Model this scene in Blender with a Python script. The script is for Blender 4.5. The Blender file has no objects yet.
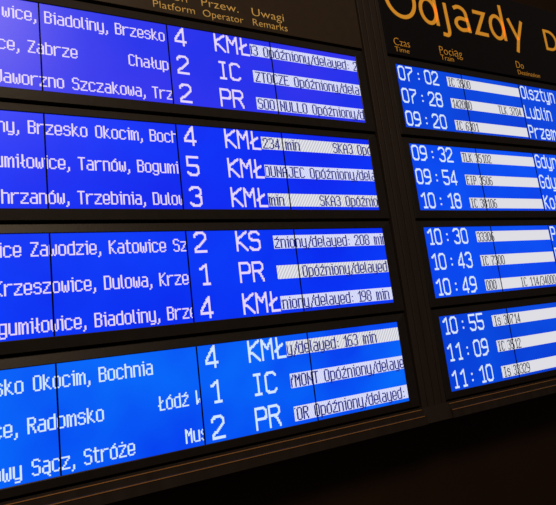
# -*- coding: utf-8 -*-
# Railway departures board: two columns of four LCD units between a ribbed mullion, yellow headings above.
# Board coordinates: u to the right, v downwards, w into the wall; one unit = S metres.
import bpy, bmesh, math
from mathutils import Vector, Matrix
S = 2.0
ZC = 2.02
C = bpy.context.scene.collection
def W(u, v, w=0.0): return Vector((u * S, w * S, ZC - v * S))

# ------------------------------------------------------------------ materials
def lin(c):
    return tuple(((x / 255) / 12.92 if x / 255 <= 0.04045 else ((x / 255 + 0.055) / 1.055) ** 2.4) for x in c) + (1,)
def mat(name, base=(0, 0, 0), rough=0.5, emit=None, strength=1.0, spec=0.5, metal=0.0, noise=0.0, nscale=60, bump=0.0, stretch=(1, 1, 1)):
    m = bpy.data.materials.new(name); m.use_nodes = True
    nt = m.node_tree; b = nt.nodes['Principled BSDF']
    b.inputs['Base Color'].default_value = lin(base)
    b.inputs['Roughness'].default_value = rough
    b.inputs['Specular IOR Level'].default_value = spec
    b.inputs['Metallic'].default_value = metal
    if emit:
        b.inputs['Emission Color'].default_value = lin(emit)
        b.inputs['Emission Strength'].default_value = strength
    if noise or bump:
        tc = nt.nodes.new('ShaderNodeTexCoord'); mp = nt.nodes.new('ShaderNodeMapping')
        mp.inputs['Scale'].default_value = stretch
        nz = nt.nodes.new('ShaderNodeTexNoise'); nz.inputs['Scale'].default_value = nscale; nz.inputs['Detail'].default_value = 6
        nt.links.new(tc.outputs['Object'], mp.inputs['Vector']); nt.links.new(mp.outputs[0], nz.inputs['Vector'])
        if noise:
            mx = nt.nodes.new('ShaderNodeMix'); mx.data_type = 'RGBA'
            a = lin(base)
            mx.inputs[6].default_value = tuple(x * (1 - noise) for x in a[:3]) + (1,)
            mx.inputs[7].default_value = tuple(x * (1 + noise) for x in a[:3]) + (1,)
            nt.links.new(nz.outputs['Fac'], mx.inputs[0]); nt.links.new(mx.outputs[2], b.inputs['Base Color'])
        if bump:
            bp = nt.nodes.new('ShaderNodeBump'); bp.inputs['Strength'].default_value = bump; bp.inputs['Distance'].default_value = 0.002
            nt.links.new(nz.outputs['Fac'], bp.inputs['Height']); nt.links.new(bp.outputs[0], b.inputs['Normal'])
    return m
def hatch_mat(name, c1, c2, period=0.0135, duty=0.5):
    """lit bar whose pixels form a slanting hatch"""
    m = mat(name, (0, 0, 0), 0.35, c1, 1.0, 0.4)
    nt = m.node_tree; b = nt.nodes['Principled BSDF']
    tc = nt.nodes.new('ShaderNodeTexCoord'); sp = nt.nodes.new('ShaderNodeSeparateXYZ')
    nt.links.new(tc.outputs['Object'], sp.inputs[0])
    def mth(op, a, bb):
        n = nt.nodes.new('ShaderNodeMath'); n.operation = op
        for i, x in enumerate((a, bb)):
            if isinstance(x, float): n.inputs[i].default_value = x
            elif x is not None: nt.links.new(x, n.inputs[i])
        return n.outputs[0]
    d = mth('SUBTRACT', sp.outputs[0], mth('MULTIPLY', sp.outputs[2], 0.62))
    f = mth('FRACT', mth('DIVIDE', d, period), None)
    g = mth('LESS_THAN', f, duty)
    mx = nt.nodes.new('ShaderNodeMix'); mx.data_type = 'RGBA'
    mx.inputs[6].default_value = lin(c1); mx.inputs[7].default_value = lin(c2)
    nt.links.new(g, mx.inputs[0]); nt.links.new(mx.outputs[2], b.inputs['Emission Color'])
    return m

M_bezel = mat('bezel dark powder coat', (47, 42, 40), 0.42, noise=0.25, nscale=40, bump=0.15, spec=0.3)
M_rib = mat('ribbed profile brown coat', (60, 51, 47), 0.5, noise=0.4, nscale=25, bump=0.2, stretch=(1, 1, 0.08), spec=0.3)
M_ledge_glint = mat('painted ledge highlight', (235, 172, 98), 0.42, metal=0.3, noise=0.3, nscale=50, stretch=(.3, 1, 1))  # bright gold colour stands in for lamp highlights on the ledge edges
M_groove = mat('black gap', (3, 3, 3), 0.9, spec=0.05)
M_headL = mat('header sheet brown black', (70, 58, 47), 0.45, noise=0.2, nscale=30, bump=0.1, spec=0.3)
M_headR = mat('header sheet black', (26, 24, 28), 0.4, noise=0.2, nscale=30, bump=0.1, spec=0.2)
M_seam = mat('panel seam', (4, 4, 14), 0.6, spec=0.1)
M_wall = mat('dark hall wall', (58, 43, 32), 0.8, noise=0.3, nscale=3, spec=0.1)
M_floor = mat('dark stone floor', (34, 30, 27), 0.5, noise=0.4, nscale=6)
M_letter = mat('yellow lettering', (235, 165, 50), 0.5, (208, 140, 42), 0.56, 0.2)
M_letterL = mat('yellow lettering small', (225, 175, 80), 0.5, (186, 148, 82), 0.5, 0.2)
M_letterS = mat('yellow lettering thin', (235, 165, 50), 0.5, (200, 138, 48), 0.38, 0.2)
SCR = {  # blues per screen, lamp reflection and viewing-angle tint painted into the emission
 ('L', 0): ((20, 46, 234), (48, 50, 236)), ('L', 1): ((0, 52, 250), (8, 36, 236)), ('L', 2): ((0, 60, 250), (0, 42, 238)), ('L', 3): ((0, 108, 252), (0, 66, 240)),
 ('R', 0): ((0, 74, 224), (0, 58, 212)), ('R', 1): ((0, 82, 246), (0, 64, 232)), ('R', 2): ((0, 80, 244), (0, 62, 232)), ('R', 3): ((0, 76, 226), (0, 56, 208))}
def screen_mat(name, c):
    """lit LCD: blotchy backlight, with reflected haze and viewing-angle shift put into its colours"""
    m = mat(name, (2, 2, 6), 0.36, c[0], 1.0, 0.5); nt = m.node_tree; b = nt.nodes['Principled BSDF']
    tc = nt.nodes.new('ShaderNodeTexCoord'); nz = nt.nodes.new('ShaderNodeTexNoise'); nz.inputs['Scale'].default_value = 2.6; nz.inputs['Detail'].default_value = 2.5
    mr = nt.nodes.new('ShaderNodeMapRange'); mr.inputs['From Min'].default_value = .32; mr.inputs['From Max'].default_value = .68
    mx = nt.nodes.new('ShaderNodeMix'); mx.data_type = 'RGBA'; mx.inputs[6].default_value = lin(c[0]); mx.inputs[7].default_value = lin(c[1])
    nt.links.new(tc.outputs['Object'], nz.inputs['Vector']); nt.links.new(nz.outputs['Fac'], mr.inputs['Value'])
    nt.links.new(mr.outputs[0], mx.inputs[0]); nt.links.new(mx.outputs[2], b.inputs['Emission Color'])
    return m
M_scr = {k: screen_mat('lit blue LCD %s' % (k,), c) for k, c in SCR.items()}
M_txt = mat('white LCD dots', (2, 2, 2), 0.4, (228, 214, 252), 1.0, 0.3)
M_txtA = mat('white LCD dots azure', (2, 2, 2), 0.4, (208, 232, 255), 1.0, 0.3)
M_txtR = mat('white LCD dots right', (2, 2, 2), 0.4, (214, 232, 255), 1.0, 0.3)
M_dark = mat('dark blue LCD dots', (2, 2, 2), 0.4, (28, 36, 130), 1.0, 0.3)
M_darkR = mat('dark grey LCD dots', (2, 2, 2), 0.4, (40, 44, 66), 1.0, 0.3)
M_barL = hatch_mat('hatched lit bar left', (226, 228, 252), (196, 202, 244), .009)
M_barH = hatch_mat('hatched lit bar grey', (232, 232, 236), (196, 198, 210))
M_barR = mat('plain lit bar', (2, 2, 2), 0.4, (222, 222, 228), 1.0, 0.3)

# ------------------------------------------------------------------ object helpers
def obj(name, bm, m, parent=None, loc=None, label=None):
    """link bm (in world coordinates) as one mesh object, origin at loc"""
    me = bpy.data.meshes.new(name)
    if loc is None: loc = parent.location.copy() if parent and not parent.parent else Vector((0, 0, 0))
    bmesh.ops.translate(bm, verts=bm.verts, vec=-loc)
    bm.normal_update(); bm.to_mesh(me); bm.free()
    me.materials.append(m)
    o = bpy.data.objects.new(name, me); C.objects.link(o)
    o['world_origin'] = list(loc)
    if parent:
        po = Vector(parent['world_origin'])
        o.parent = parent; o.location = loc - po
    else: o.location = loc
    if label: o['label'] = label
    return o
def thing(name, label, cat, loc, group=None):
    o = bpy.data.objects.new(name, None); C.objects.link(o)
    o.location = loc; o['world_origin'] = list(loc); o['label'] = label; o['category'] = cat; o.empty_display_size = 0.1
    if group: o['group'] = group
    return o
def box(bm, u0, u1, v0, v1, w0, w1, bev=0.0):
    b = bmesh.new(); p = [W(u, v, w) for u in (u0, u1) for v in (v0, v1) for w in (w0, w1)]
    vs = [b.verts.new(q) for q in p]
    for f in ((0, 1, 3, 2), (4, 6, 7, 5), (0, 4, 5, 1), (2, 3, 7, 6), (0, 2, 6, 4), (1, 5, 7, 3)):
        b.faces.new([vs[i] for i in f])
    bmesh.ops.recalc_face_normals(b, faces=b.faces)
    if bev: bmesh.ops.bevel(b, geom=b.edges[:], offset=bev, segments=2, affect='EDGES', profile=0.5)
    t = bpy.data.meshes.new('t'); b.to_mesh(t); b.free(); bm.from_mesh(t); bpy.data.meshes.remove(t)
    return bm
def rect(bm, u0, u1, v0, v1, w):
    vs = [bm.verts.new(W(u, v, w)) for u, v in ((u0, v0), (u0, v1), (u1, v1), (u1, v0))]
    bm.faces.new(vs)
def extrude_profile(bm, pts, u0, u1):
    """closed profile of (v, w) swept along u"""
    a = [bm.verts.new(W(u0, v, w)) for v, w in pts]; b = [bm.verts.new(W(u1, v, w)) for v, w in pts]
    n = len(pts)
    for i in range(n): bm.faces.new((a[i], a[(i + 1) % n], b[(i + 1) % n], b[i]))
    bm.faces.new(a[::-1]); bm.faces.new(b); bmesh.ops.recalc_face_normals(bm, faces=bm.faces)

# ------------------------------------------------------------------ dot-matrix font (strokes on a 5 x 12 dot cell)
def P(*a): return [tuple(int(c, 13) for c in q) for q in a]     # 'xy' pairs, y in base 13
G = {}
def g(ch, adv, *strokes): G[ch] = (adv, [P(*s.split()) for s in strokes])
g('A', 6, '09 02 20 42 49', '05 45'); g('B', 6, '00 30 41 43 34 04', '34 45 48 39 09 00'); g('C', 6, '41 30 10 01 08 19 39 48')
g('D', 6, '00 30 41 48 39 09 00'); g('E', 6, '40 00 09 49', '04 34'); g('G', 6, '41 30 10 01 08 19 39 48 45 25')
g('H', 6, '00 09', '40 49', '04 44'); g('I', 6, '10 30', '20 29', '19 39'); g('J', 6, '20 40 48 39 19 08 07'); g('K', 6, '00 09', '40 04 49')
g('L', 6, '00 09 49'); g('Ł', 6, '10 19 49', '06 33'); g('M', 6, '09 00 24 40 49'); g('N', 6, '09 00 02 47 49 40'); g('O', 6, '10 30 41 48 39 19 08 01 10')
g('P', 6, '09 00 30 41 44 35 05'); g('R', 6, '09 00 30 41 43 34 04', '24 49'); g('S', 6, '41 30 10 01 03 14 34 45 48 39 19 08'); g('T', 6, '00 40', '20 29')
g('U', 6, '00 08 19 39 48 40'); g('W', 6, '00 09 26 49 40'); g('X', 6, '00 49', '40 09'); g('Y', 6, '00 24 40', '24 29'); g('Z', 6, '00 40 41 08 09 49')
g('0', 6, '10 30 41 48 39 19 08 01 10'); g('1', 4, '02 20', '20 29', '19 39'); g('2', 6, '02 01 10 30 41 43 08 09 49'); g('3', 6, '01 10 30 41 43 34 24', '34 45 48 39 19 08')
g('4', 6, '39 30 06 07 47'); g('5', 6, '40 00 04 34 45 48 39 19 08'); g('6', 6, '40 20 02 08 19 39 48 45 34 04'); g('7', 6, '00 40 42 15 19')
g('8', 6, '10 30 41 43 34 14 03 01 10', '14 05 08 19 39 48 45 34'); g('9', 6, '45 15 04 01 10 30 41 47 29 09')
g('a', 6, '12 32 43 49', '45 15 06 08 19 39 48'); g('ą', 6, '12 32 43 49 3a 4b', '45 15 06 08 19 39 48'); g('b', 6, '00 09', '03 12 32 43 48 39 19 08'); g('c', 6, '43 32 12 03 08 19 39 48')
g('d', 6, '40 49', '43 32 12 03 08 19 39 48'); g('e', 6, '06 46 43 32 12 03 08 19 39 48'); g('g', 6, '43 32 12 03 07 18 38 47', '42 4a 3b 1b 0a')
g('h', 6, '00 09', '03 12 32 43 49'); g('i', 3, '10 10', '12 19', '02 12'); g('k', 6, '00 09', '32 06', '16 49'); g('l', 3, '00 08 19')
g('ł', 4, '10 18 29', '06 24'); g('m', 7, '09 02 12 23 29', '33 42 53 59'); g('n', 6, '02 09', '03 12 32 43 49'); g('o', 6, '12 32 43 48 39 19 08 03 12')
g('ó', 6, '12 32 43 48 39 19 08 03 12', '21 30'); g('p', 6, '02 0b', '03 12 32 43 48 39 19 08'); g('r', 6, '02 09', '04 22 42'); g('s', 6, '43 32 12 03 04 15 35 46 48 39 19 08')
g('t', 5, '10 18 29 39', '02 32'); g('u', 6, '02 08 19 39 48', '42 49'); g('w', 6, '02 08 19 28 25', '28 39 48 42'); g('y', 6, '02 08 19 39 48', '42 4a 3b 1b')
g('z', 6, '02 42 43 08 09 49'); g('ź', 6, '02 42 43 08 09 49', '21 30'); g('ż', 6, '02 42 43 08 09 49', '20 20'); g(',', 3, '18 19 0b'); g('.', 3, '09 09')
g('/', 5, '40 0b'); g(':', 3, '14 14', '18 18'); g(' ', 5)
def cells(strokes, xs, ys, pen):
    out = set()
    for s in strokes:
        for (x0, y0), (x1, y1) in zip(s, s[1:]):
            X0, Y0, X1, Y1 = x0 * xs, y0 * ys, x1 * xs, y1 * ys
            n = max(1, int(math.ceil(max(abs(X1 - X0), abs(Y1 - Y0)))))
            for i in range(n + 1):
                cx = int(round(X0 + (X1 - X0) * i / n + 1e-6)); cy = int(round(Y0 + (Y1 - Y0) * i / n + 1e-6))
                for a in range(pen):
                    for b in range(pen): out.add((cx + a, cy + b))
    return out
MODES = {  # cell width, cell height, x stretch, y stretch, pen, advance per font unit
 'small': (.00226, .00235, 1, 1, 1, .00226),
 'code': (.00200, .00235, 1, 1, 1, .00200),
 'big': (.00226, .00235, 2.25, 15 / 9, 2, .0268 / 6),
 'time': (.00200, .00232, 2.25, 15 / 9, 2, .0255 / 6),
 'dest': (.00200, .00235, 2.0, 15 / 9, 2, .0240 / 6)}
def advance(ch, fixed1): 
    return 6 if (ch == '1' and fixed1) else G[ch][0]
def text_bm(s, anchor, u, v, mode, w=-.0004, clip=(-9, 9), fat=.12):
    cw, chh, xs, ys, pen, au = MODES[mode]
    if pen > 1: fat = -.16
    fixed1 = mode in ('big', 'time', 'code')
    x = u - sum(advance(c, fixed1) for c in s[:anchor]) * au
    bm = bmesh.new()
    for ch in s:
        cs = cells(G[ch][1], xs, ys, pen)
        off = 1 * cw * xs if (ch == '1' and fixed1) else 0
        rows = {}
        for cx, cy in cs: rows.setdefault(cy, []).append(cx)
        for cy, xx in rows.items():
            xx.sort(); st = pv = xx[0]
            runs = []
            for q in xx[1:] + [None]:
                if q is None or q != pv + 1: runs.append((st, pv)); st = q
                pv = q
            for a, b in runs:
                ua, ub = max(x + off + (a - fat) * cw, clip[0]), min(x + off + (b + 1 + fat) * cw, clip[1])
                if ub > ua: rect(bm, ua, ub, v + cy * chh, v + (cy + 1) * chh, w)
        x += advance(ch, fixed1) * au
    return bm

# ------------------------------------------------------------------ geometry of the board
UA, UB, UC, UR = -.4105, -.1835, .0415, .2660
UL, UD, UE = .3870, .6095, .8340
LEFT, RIGHT = -.6350, 1.2830
TOP = [-.4627, -.2545, -.0463, .1624]
HH = .1665
TXT = [.0141, .0746, .1352]; BIG = [.0014, .0620, .1219]; BAR = [.0118, .0722, .1328]; BARH = .0270
MUL0, MUL1 = .2970, .3680

def frame_mesh(u0, u1, v0, v1, a0, a1, b0, b1):
    """bezel: outer u0..u1/v0..v1, opening a0..a1/b0..b1, upper strip leaning back"""
    bm = bmesh.new()
    def ring(x0, x1, y0, y1, wt, wb):
        return [bm.verts.new(W(*p)) for p in ((x0, y0, wt), (x1, y0, wt), (x1, y1, wb), (x0, y1, wb))]
    e = .0012
    rs = [ring(u0, u1, v0, v1, .030, .030), ring(u0, u1, v0, v1, .0042, .0005), ring(u0 + e, u1 - e, v0 + e, v1 - e, .0028, -.0010),
          ring(a0 - e, a1 + e, b0 - e, b1 + e, -.0016, -.0016), ring(a0, a1, b0, b1, -.0008, -.0008), ring(a0, a1, b0, b1, .0020, .0020)]
    for p, q in zip(rs, rs[1:]):
        for i in range(4): bm.faces.new((p[i], p[(i + 1) % 4], q[(i + 1) % 4], q[i]))
    bm.faces.new(rs[0]); bmesh.ops.recalc_face_normals(bm, faces=bm.faces)
    return bm

def unit(side, i, label):
    t0 = TOP[i]; t1 = t0 + HH
    a0, a1 = (LEFT, UR) if side == 'L' else (UL, RIGHT)
    u0, u1 = (LEFT - .028, .2925) if side == 'L' else (.3690, RIGHT + .019)
    v0 = t0 - (.0208 if i == 0 else .0170); v1 = t1 + (.0205 if i < 3 else .0150)
    t = thing('departure_display', label, 'display', W((u0 + u1) / 2, v1, .015))
    obj('bezel', frame_mesh(u0, u1, v0, v1, a0, a1, t0, t1), M_bezel, t)
    b = bmesh.new(); box(b, a0 + .0002, a1 - .0002, t0 + .0002, t1 - .0002, 0, .0019)
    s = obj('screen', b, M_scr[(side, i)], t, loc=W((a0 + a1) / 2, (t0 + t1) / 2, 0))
    for u in ((UA, UB, UC) if side == 'L' else (UD, UE, 1.0585)):
        b = bmesh.new(); box(b, u - .0013, u + .0013, t0 + .0003, t1 - .0003, -.0007, -.0001); obj('panel_seam', b, M_seam, s, loc=W(u, t0, 0))
    return s, t0
def put(name, s, bm, m, label=None):
    if not len(bm.verts): bm.free(); return
    v = bm.verts; lo = Vector((min(q.co.x for q in v), min(q.co.y for q in v), min(q.co.z for q in v)))
    return obj(name, bm, m, s, loc=lo, label=label)

def words(name, s, txt, a, u, v, mode, m, clip):
    """one object per word, all laid out along the same line"""
    au = MODES[mode][5]; fx = mode in ('big', 'time', 'code')
    x = u - sum(advance(c, fx) for c in txt[:a]) * au
    for wd in txt.split(' '):
        if wd: put(name, s, text_bm(wd, 0, x, v, mode, clip=clip, fat=.12 if m in (M_txt, M_txtA) else .2), m)
        x += (sum(advance(c, fx) for c in wd) + advance(' ', fx)) * au
LEFT_DATA = [
 ('top departure display of the left column, violet blue, first row platform 4 KMŁ beside Brzesko',
  [[('wice, Biadoliny, Brzesko', 6, -.4020)], [('ce, Zabrze', 4, -.4302), ('Chałup', 0, -.2618)], [('Jaworzno Szczakowa, Trz', 9, -.3625)]],
  ['4', '2', '2'], ['KMŁ', 'IC', 'PR'],
  [[('3/03 Opóźniony/delayed: 2', 15, .1500)], [('ZTOCZE Opóźniony/dela', 7, .0900)], [('SOO NULLO Opóźniony/d', 10, .1270)]], ()),
 ('left column display with remark 234 min, second row platform 5 reading Tarnów',
  [[('ny, Brzesko Okocim, Boch', 12, -.3292)], [('umiłowice, Tarnów, Bogumi', 19, -.2612)], [('hrzanów, Trzebinia, Dulow', 9, -.3645)]],
  ['4', '5', '3'], ['KMŁ', 'KMŁ', 'KMŁ'],
  [[('234 min', 0, -.0040), ('SKA3 Opóźn', 0, .1660)], [('DUNAJEC Opóźniony/dela', 8, .0985)], [('min', 0, -.0060), ('SKA3 Opóźnio', 0, .1135)]],
  ((0, .085, .160), (2, .032, .108))),
 ('left column display showing KS, PR and KMŁ beside Zawodzie and Krzeszowice',
  [[('ice Zawodzie, Katowice Sz', 14, -.3193)], [('Krzeszowice, Dulowa, Krzes', 13, -.3310)], [('gumiłowice, Biadoliny, Brze', 12, -.3494)]],
  ['2', '1', '4'], ['KS', 'PR', 'KMŁ'],
  [[('źniony/delayed: 208 min', 16, .1870)], [('Opóźniony/delayed', 0, .0500)], [('źniony/delayed: 198 min', 16, .1750)]], ((1, -.006, .046),)),
 ('bottom display of the left column, bright azure, reading Bochnia, Radomsko and Stróże',
  [[('sko Okocim, Bochnia', 12, -.3482)], [('ce, Radomsko', 4, -.4530), ('Łódź W', 0, -.2578)], [('owy Sącz, Stróże', 10, -.3770), ('Mus', 0, -.2163)]],
  ['4', '1', '2'], ['KMŁ', 'IC', 'PR'],
  [[('y/delayed: 163 min', 11, .1240)], [('YMONT Opóźniony/delaye', 6, .0680)], [('TOR Opóźniony/delayed:', 4, .0366)]], ((0, .206, .264),)),
]
for i, (label, routes, plats, ops, rem, hat) in enumerate(LEFT_DATA):
    s, t0 = unit('L', i, label); MT = M_txtA if i == 3 else M_txt
    for r in range(3):
        for txt, a, u in routes[r]:
            words('route_text', s, txt, a, u, t0 + TXT[r], 'small', MT, (LEFT + .002, UB - .0018))
        put('platform_number', s, text_bm(plats[r], 0, -.1700, t0 + BIG[r], 'big'), MT)
        put('operator_code', s, text_bm(ops[r], 0, -.0872, t0 + BIG[r], 'big', clip=(-1, -.0075)), MT)
        ba, bb = t0 + BAR[r], t0 + BAR[r] + BARH
        cuts = [h for h in hat if h[0] == r]
        b = bmesh.new(); rect(b, -.0072, UR - .0004, ba, bb, -.00015)
        put('remark_bar', s, b, M_barH if cuts else M_barL)
        for txt, a, u in rem[r]:
            words('remark_text', s, txt, a, u, t0 + TXT[r], 'small', M_dark, (-.0065, UR - .0006))

RIGHT_DATA = [
 ('top departure display of the right column, times 07:02, 07:28 and 09:20',
  ['07:02', '07:28', '09:20'], [[('IC 3500', .557)], [('142000', .557), ('TLK 3704', .7296)], [('IC 6301', .557)]], ['Olsztyn', 'Lublin', 'Przem']),
 ('second display down in the right column, destinations starting Gdy',
  ['09:32', '09:54', '10:18'], [[('TLK 35102', .557)], [('EIP 3506', .557)], [('IC 38106', .557)]], ['Gdyn', 'Gdyn', 'Koł']),
 ('third display down in the right column, times 10:30 to 10:49',
  ['10:30', '10:43', '10:49'], [[('33306', .557)], [('IC 7300', .557)], [('000', .557), ('IC 114/34000', .6814)]], ['P', 'P', '']),
 ('bottom display of the right column, times 10:55, 11:09 and 11:10',
  ['10:55', '11:09', '11:10'], [[('Is 30714', .5600)], [('IC 3512', .557)], [('Is 33329', .5600)]], ['', '', '']),
]
for i, (label, times, codes, dest) in enumerate(RIGHT_DATA):
    s, t0 = unit('R', i, label)
    for r in range(3):
        tt = times[r]; v = t0 + .0032 + .0597 * r
        put('hour_digits', s, text_bm(tt[:2], 0, .3910, v, 'time'), M_txtR)
        b = bmesh.new()
        for dv in (.0125, .0265): rect(b, .4545, .4590, v + dv, v + dv + .0045, -.0004)
        put('time_colon', s, b, M_txtR)
        put('minute_digits', s, text_bm(tt[3:], 0, .4765, v, 'time'), M_txtR)
        ba, bb = t0 + BAR[r] + .0006, t0 + BAR[r] + BARH + .0008
        b = bmesh.new(); rect(b, .5540, UD - .001, ba, bb, -.00015); put('train_bar', s, b, M_barH, 'hatched white bar behind the train number')
        b = bmesh.new(); rect(b, UD + .001, UE - .0025, ba, bb, -.00015); put('train_bar', s, b, M_barR, 'plain pale bar right of the train number')
        for txt, u in codes[r]:
            words('train_number', s, txt, 0, u, t0 + TXT[r] + .0008, 'code', M_darkR, (.5545, UE - .003))
        if dest[r]:
            put('destination_text', s, text_bm(dest[r], 0, .8385, t0 + .0030 + .0597 * r, 'dest'), M_txtR)

# ------------------------------------------------------------------ header panels with their lettering
def header(u0, u1, m, label):
    t = thing('header_panel', label, 'panel', W((u0 + u1) / 2, -.4885, .015))
    b = bmesh.new(); box(b, u0, u1, -.742, -.4882, 0.0, .030, bev=.002); obj('sheet', b, m, t)
    return t
hl = header(LEFT - .028, .2925, M_headL, 'brown-black header panel above the left displays, lettered Platform, Operator and Remarks')
hr = header(.3690, 1.302, M_headR, 'black header panel above the right displays with large yellow Odjazdy')
def word(parent, s, u0, u1, vcap, vbase, m, thick=0.0, w=-.0006):
    """set s so that its ink runs from u0 to u1 and its capital from vcap to vbase"""
    def conv(txt):
        cu = bpy.data.curves.new('t', 'FONT'); cu.body = txt; cu.size = 1; cu.resolution_u = 3; cu.offset = thick
        o = bpy.data.objects.new('t', cu); C.objects.link(o)
        dg = bpy.context.evaluated_depsgraph_get(); me = bpy.data.meshes.new_from_object(o.evaluated_get(dg))
        bpy.data.objects.remove(o); return me
    me = conv('E'); hc = max(v.co.y for v in me.vertices) - 0.0
    me = conv(s); x0 = min(v.co.x for v in me.vertices); x1 = max(v.co.x for v in me.vertices)
    bm = bmesh.new(); bm.from_mesh(me); bpy.data.meshes.remove(me)
    for q in bm.verts:
        q.co = W(u0 + (q.co.x - x0) / (x1 - x0) * (u1 - u0), vbase - q.co.y / hc * (vbase - vcap), w)
    bm.normal_update()
    r = bmesh.ops.extrude_face_region(bm, geom=bm.faces[:])
    for q in [e for e in r['geom'] if isinstance(e, bmesh.types.BMVert)]: q.co.y += .0010
    bmesh.ops.recalc_face_normals(bm, faces=bm.faces)
    return obj('lettering', bm, m, parent, loc=W(u0, vbase, w))
for s_, a, b_, c_, d_ in (('Peron', -.2060, -.1360, -.5385, -.5205), ('Platform', -.2060, -.1217, -.5126, -.4972),
        ('Przew.', -.1053, -.0236, -.5385, -.5202), ('Operator', -.1045, -.0149, -.5122, -.4966),
        ('Uwagi', .0080, .0850, -.5385, -.5202), ('Remarks', .0075, .0910, -.5125, -.4966)):
    word(hl, s_, a, b_, c_, d_, M_letterL, -.012)
for s_, a, b_, c_, d_ in (('Czas', .3945, .4461, -.5357, -.5150), ('Time', .3945, .4406, -.5110, -.4978), ('Pociąg', .5475, .6288, -.5368, -.5148),
        ('Train', .5476, .5935, -.5125, -.4976), ('Do', .8445, .8767, -.5378, -.5165), ('Destination', .8460, .9419, -.5105, -.4967)):
    word(hr, s_, a, b_, c_, d_, M_letterS, -.014)

def ribbon(strokes, hw, w0=-.0012, w1=.0002):
    """lettering strokes of constant width, as thin solid strips with round joints"""
    bm = bmesh.new()
    def prism(pts):
        a = [bm.verts.new(W(u, v, w0)) for u, v in pts]; b = [bm.verts.new(W(u, v, w1)) for u, v in pts]; n = len(pts)
        bm.faces.new(a); bm.faces.new(b[::-1])
        for i in range(n): bm.faces.new((a[i], b[i], b[(i + 1) % n], a[(i + 1) % n]))
    for s in strokes:
        n = len(s); closed = (Vector(s[0]) - Vector(s[-1])).length < 1e-6
        Ls, Rs = [], []
        for k in range(n):
            p = Vector(s[k])
            a = Vector(s[k - 1]) if k > 0 else (Vector(s[-2]) if closed else None)
            c = Vector(s[k + 1]) if k < n - 1 else (Vector(s[1]) if closed else None)
            d1 = (p - a).normalized() if a else None; d2 = (c - p).normalized() if c else None
            d = ((d1 or d2) + (d2 or d1)).normalized(); nn = Vector((-d.y, d.x)); co = max(.45, nn.dot(Vector((-(d1 or d2).y, (d1 or d2).x))))
            Ls.append(p + nn * hw / co); Rs.append(p - nn * hw / co)
        F = [[bm.verts.new(W(q.x, q.y, ww)) for q in side] for ww in (w0, w1) for side in (Ls, Rs)]
        for k in range(n - 1):
            bm.faces.new((F[0][k], F[0][k + 1], F[1][k + 1], F[1][k])); bm.faces.new((F[2][k], F[3][k], F[3][k + 1], F[2][k + 1]))
            bm.faces.new((F[0][k], F[2][k], F[2][k + 1], F[0][k + 1])); bm.faces.new((F[1][k], F[1][k + 1], F[3][k + 1], F[3][k]))
        if not closed:
            bm.faces.new((F[0][0], F[1][0], F[3][0], F[2][0])); bm.faces.new((F[0][-1], F[2][-1], F[3][-1], F[1][-1]))
    bmesh.ops.recalc_face_normals(bm, faces=bm.faces)
    return bm
def arc(cx, cy, rx, ry, a0, a1, n=20):
    return [(cx + rx * math.cos(math.radians(a0 + (a1 - a0) * k / n)), cy + ry * math.sin(math.radians(a0 + (a1 - a0) * k / n))) for k in range(n + 1)]
BL = -.5980; XH = -.6720
def bowl(cx, rx, squash=1.0):
    return arc(cx, (BL - .003 + XH) / 2 , rx, (BL - .003 - XH) / 2, 0, 360, 32)
ST = []
ST.append(arc(.4400, -.6540, .0470, .0535, 0, 360, 40))                                # O
ST += [bowl(.5330, .0265), [(.5594, -.7180), (.5604, BL)]]                             # d
ST += [[(.5968, XH - .001), (.5985, -.5920)] + arc(.5880, -.5905, .0105, .0155, 0, 95, 10) + [(.5745, -.5765)]]   # j
ST += [[(.5962, -.6990), (.5962, -.6930)]]
ST += [[(.6290, -.6650), (.6420, -.6710)] + arc(.6490, -.6520, .0240, .0198, -90, 0, 12) + [(.6770, -.6200), (.6786, BL)],
       [(.6770, -.6350), (.6560, -.6375)] + arc(.6530, -.6195, .0230, .0180, -90, -270, 16) + [(.6700, -.6045), (.6775, -.6110)]]    # a
ST += [[(.7038, -.6690), (.7465, -.6690), (.7070, -.6030), (.7520, -.6030)]]           # z
ST += [bowl(.7950, .0260), [(.8218, -.7120), (.8224, BL)]]                             # d
ST += [[(.8495, XH - .003), (.8790, -.6100)], [(.9074, XH - .003), (.8790, -.6100), (.8660, -.5690)]]                # y
obj('heading_lettering', ribbon(ST, .0053), M_letter, hr, loc=W(.39, BL, 0), label='large yellow word Odjazdy')
SD = [[(1.0085, -.6640)] + [(1.0250, -.6640)] + arc(1.0260, -.6335, .0330, .0305, -90, 90, 18) + [(1.0085, -.6030), (1.0085, -.6640)]]
obj('heading_lettering', ribbon(SD, .0042), M_letter, hr, loc=W(1.0, BL, 0), label='yellow capital D')

# ------------------------------------------------------------------ frame: back plate, mullion ribs, bottom rails
fr = thing('board_frame', 'dark ribbed metal frame carrying all departure displays, with double-ledged bottom rail', 'frame', W(.3, .379, .06))
b = bmesh.new(); box(b, LEFT - .030, 1.304, -.744, .376, .0302, .080); obj('back_panel', b, M_groove, fr)
edges = [.2972, .3140, .3345, .3550, .3682]
for k in range(4):
    b = bmesh.new(); box(b, edges[k] + .0008, edges[k + 1] - .0008, -.742, .3800, -.0005, .0301, bev=.0030); obj('mullion_rib', b, M_rib, fr)
def rail(u0, u1):
    pts = [(.3480, .030), (.3480, -.0002), (.3500, -.0002), (.3500, -.0075), (.3506, -.0080), (.3612, -.0080), (.3612, -.0155), (.3618, -.0160), (.3800, -.0160), (.3806, -.0155), (.3806, .030)]
    b = bmesh.new(); extrude_profile(b, pts, u0, u1); return b
obj('bottom_rail', rail(LEFT - .028, .2930), M_rib, fr); obj('bottom_rail', rail(.3660, 1.302), M_rib, fr)
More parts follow.
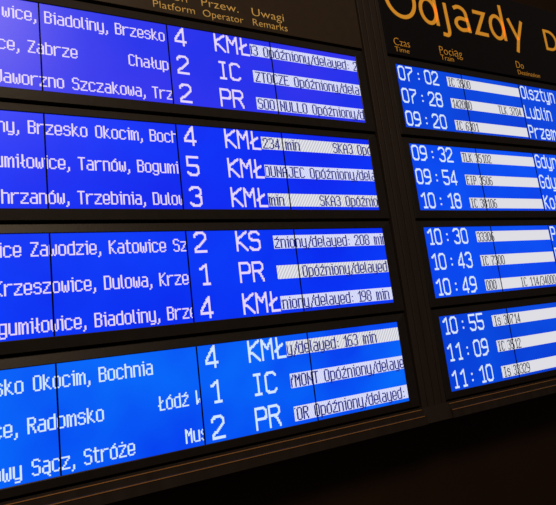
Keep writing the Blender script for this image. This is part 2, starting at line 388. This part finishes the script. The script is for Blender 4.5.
for x0, x1, y0, y1 in ((LEFT - .028, .2880, LEFT - .028, .2870), (.3665, 1.302, .3655, 1.302)):  # added strips that draw the warm highlight along each ledge
    b = bmesh.new(); box(b, x0, x1, .3499, .3511, -.0088, -.0076); obj('ledge_highlight', b, M_ledge_glint, fr, label='painted ledge highlight')
    b = bmesh.new(); box(b, y0, y1, .3620, .3631, -.0170, -.0155); obj('ledge_highlight', b, M_ledge_glint, fr, label='painted ledge highlight')
b = bmesh.new(); extrude_profile(b, [(.3800, .030), (.3480, .030), (.3480, -.006), (.3800, -.012)], .2930, .3660); obj('mullion_foot', b, M_rib, fr)

# ------------------------------------------------------------------ hall
def slab(name, u0, u1, z0, z1, y0, y1, m):
    b = bmesh.new(); bmesh.ops.create_cube(b, size=1)
    for q in b.verts: q.co = Vector(((u0 + u1) / 2 + q.co.x * (u1 - u0), (y0 + y1) / 2 + q.co.y * (y1 - y0), (z0 + z1) / 2 + q.co.z * (z1 - z0)))
    o = obj(name, b, m); o['kind'] = 'structure'; return o
slab('wall_back', -7, 9, 0, 6, .1602, .40, M_wall)
slab('floor', -7, 9, -.2, 0, -7, .40, M_floor)

# ------------------------------------------------------------------ lights
def area(name, loc, target, size, energy, col, sy=None):
    l = bpy.data.lights.new(name, 'AREA'); l.energy = energy; l.color = col; l.size = size
    if sy: l.shape = 'RECTANGLE'; l.size_y = sy
    o = bpy.data.objects.new(name, l); C.objects.link(o); o.location = loc
    o.rotation_euler = (Vector(target) - Vector(loc)).to_track_quat('-Z', 'Y').to_euler(); return o
area('ceiling_lamp', W(-.75, -1.70, -1.75), W(-.3, -.4, 0), 1.1, 72, (1.0, .74, .48))
w = bpy.data.worlds.new('World'); bpy.context.scene.world = w; w.use_nodes = True
w.node_tree.nodes['Background'].inputs[0].default_value = (1, .84, .74, 1); w.node_tree.nodes['Background'].inputs[1].default_value = .06

# ------------------------------------------------------------------ camera
R = [[0.8918522989158173, 0.12009309516207965, -0.43609302380674464], [-0.03461748983755662, 0.9794048591621338, 0.19891644377238717], [0.45100011786679717, -0.16230764105236153, 0.8776417967144069]]
def d2w(p): return Vector((p[0], p[2], -p[1]))
X, Y, Z = d2w(R[0]), -d2w(R[1]), -d2w(R[2])
cam = bpy.data.objects.new('camera', bpy.data.cameras.new('camera')); C.objects.link(cam)
cam.matrix_world = Matrix(((X.x, Y.x, Z.x, 0), (X.y, Y.y, Z.y, 0), (X.z, Y.z, Z.z, 0), (0, 0, 0, 1)))
cam.location = W(-R[2][0], -R[2][1], -R[2][2])
cam.data.sensor_width = 36; cam.data.lens = 505.71 / 556 * 36; cam.data.clip_start = .02
sc = bpy.context.scene; sc.camera = cam
for o in bpy.data.objects:
    if 'world_origin' in o: del o['world_origin']
sc.view_settings.view_transform = 'Standard'; sc.view_settings.look = 'None'; sc.view_settings.exposure = 0; sc.view_settings.gamma = 1
sc.view_settings.use_curve_mapping = False
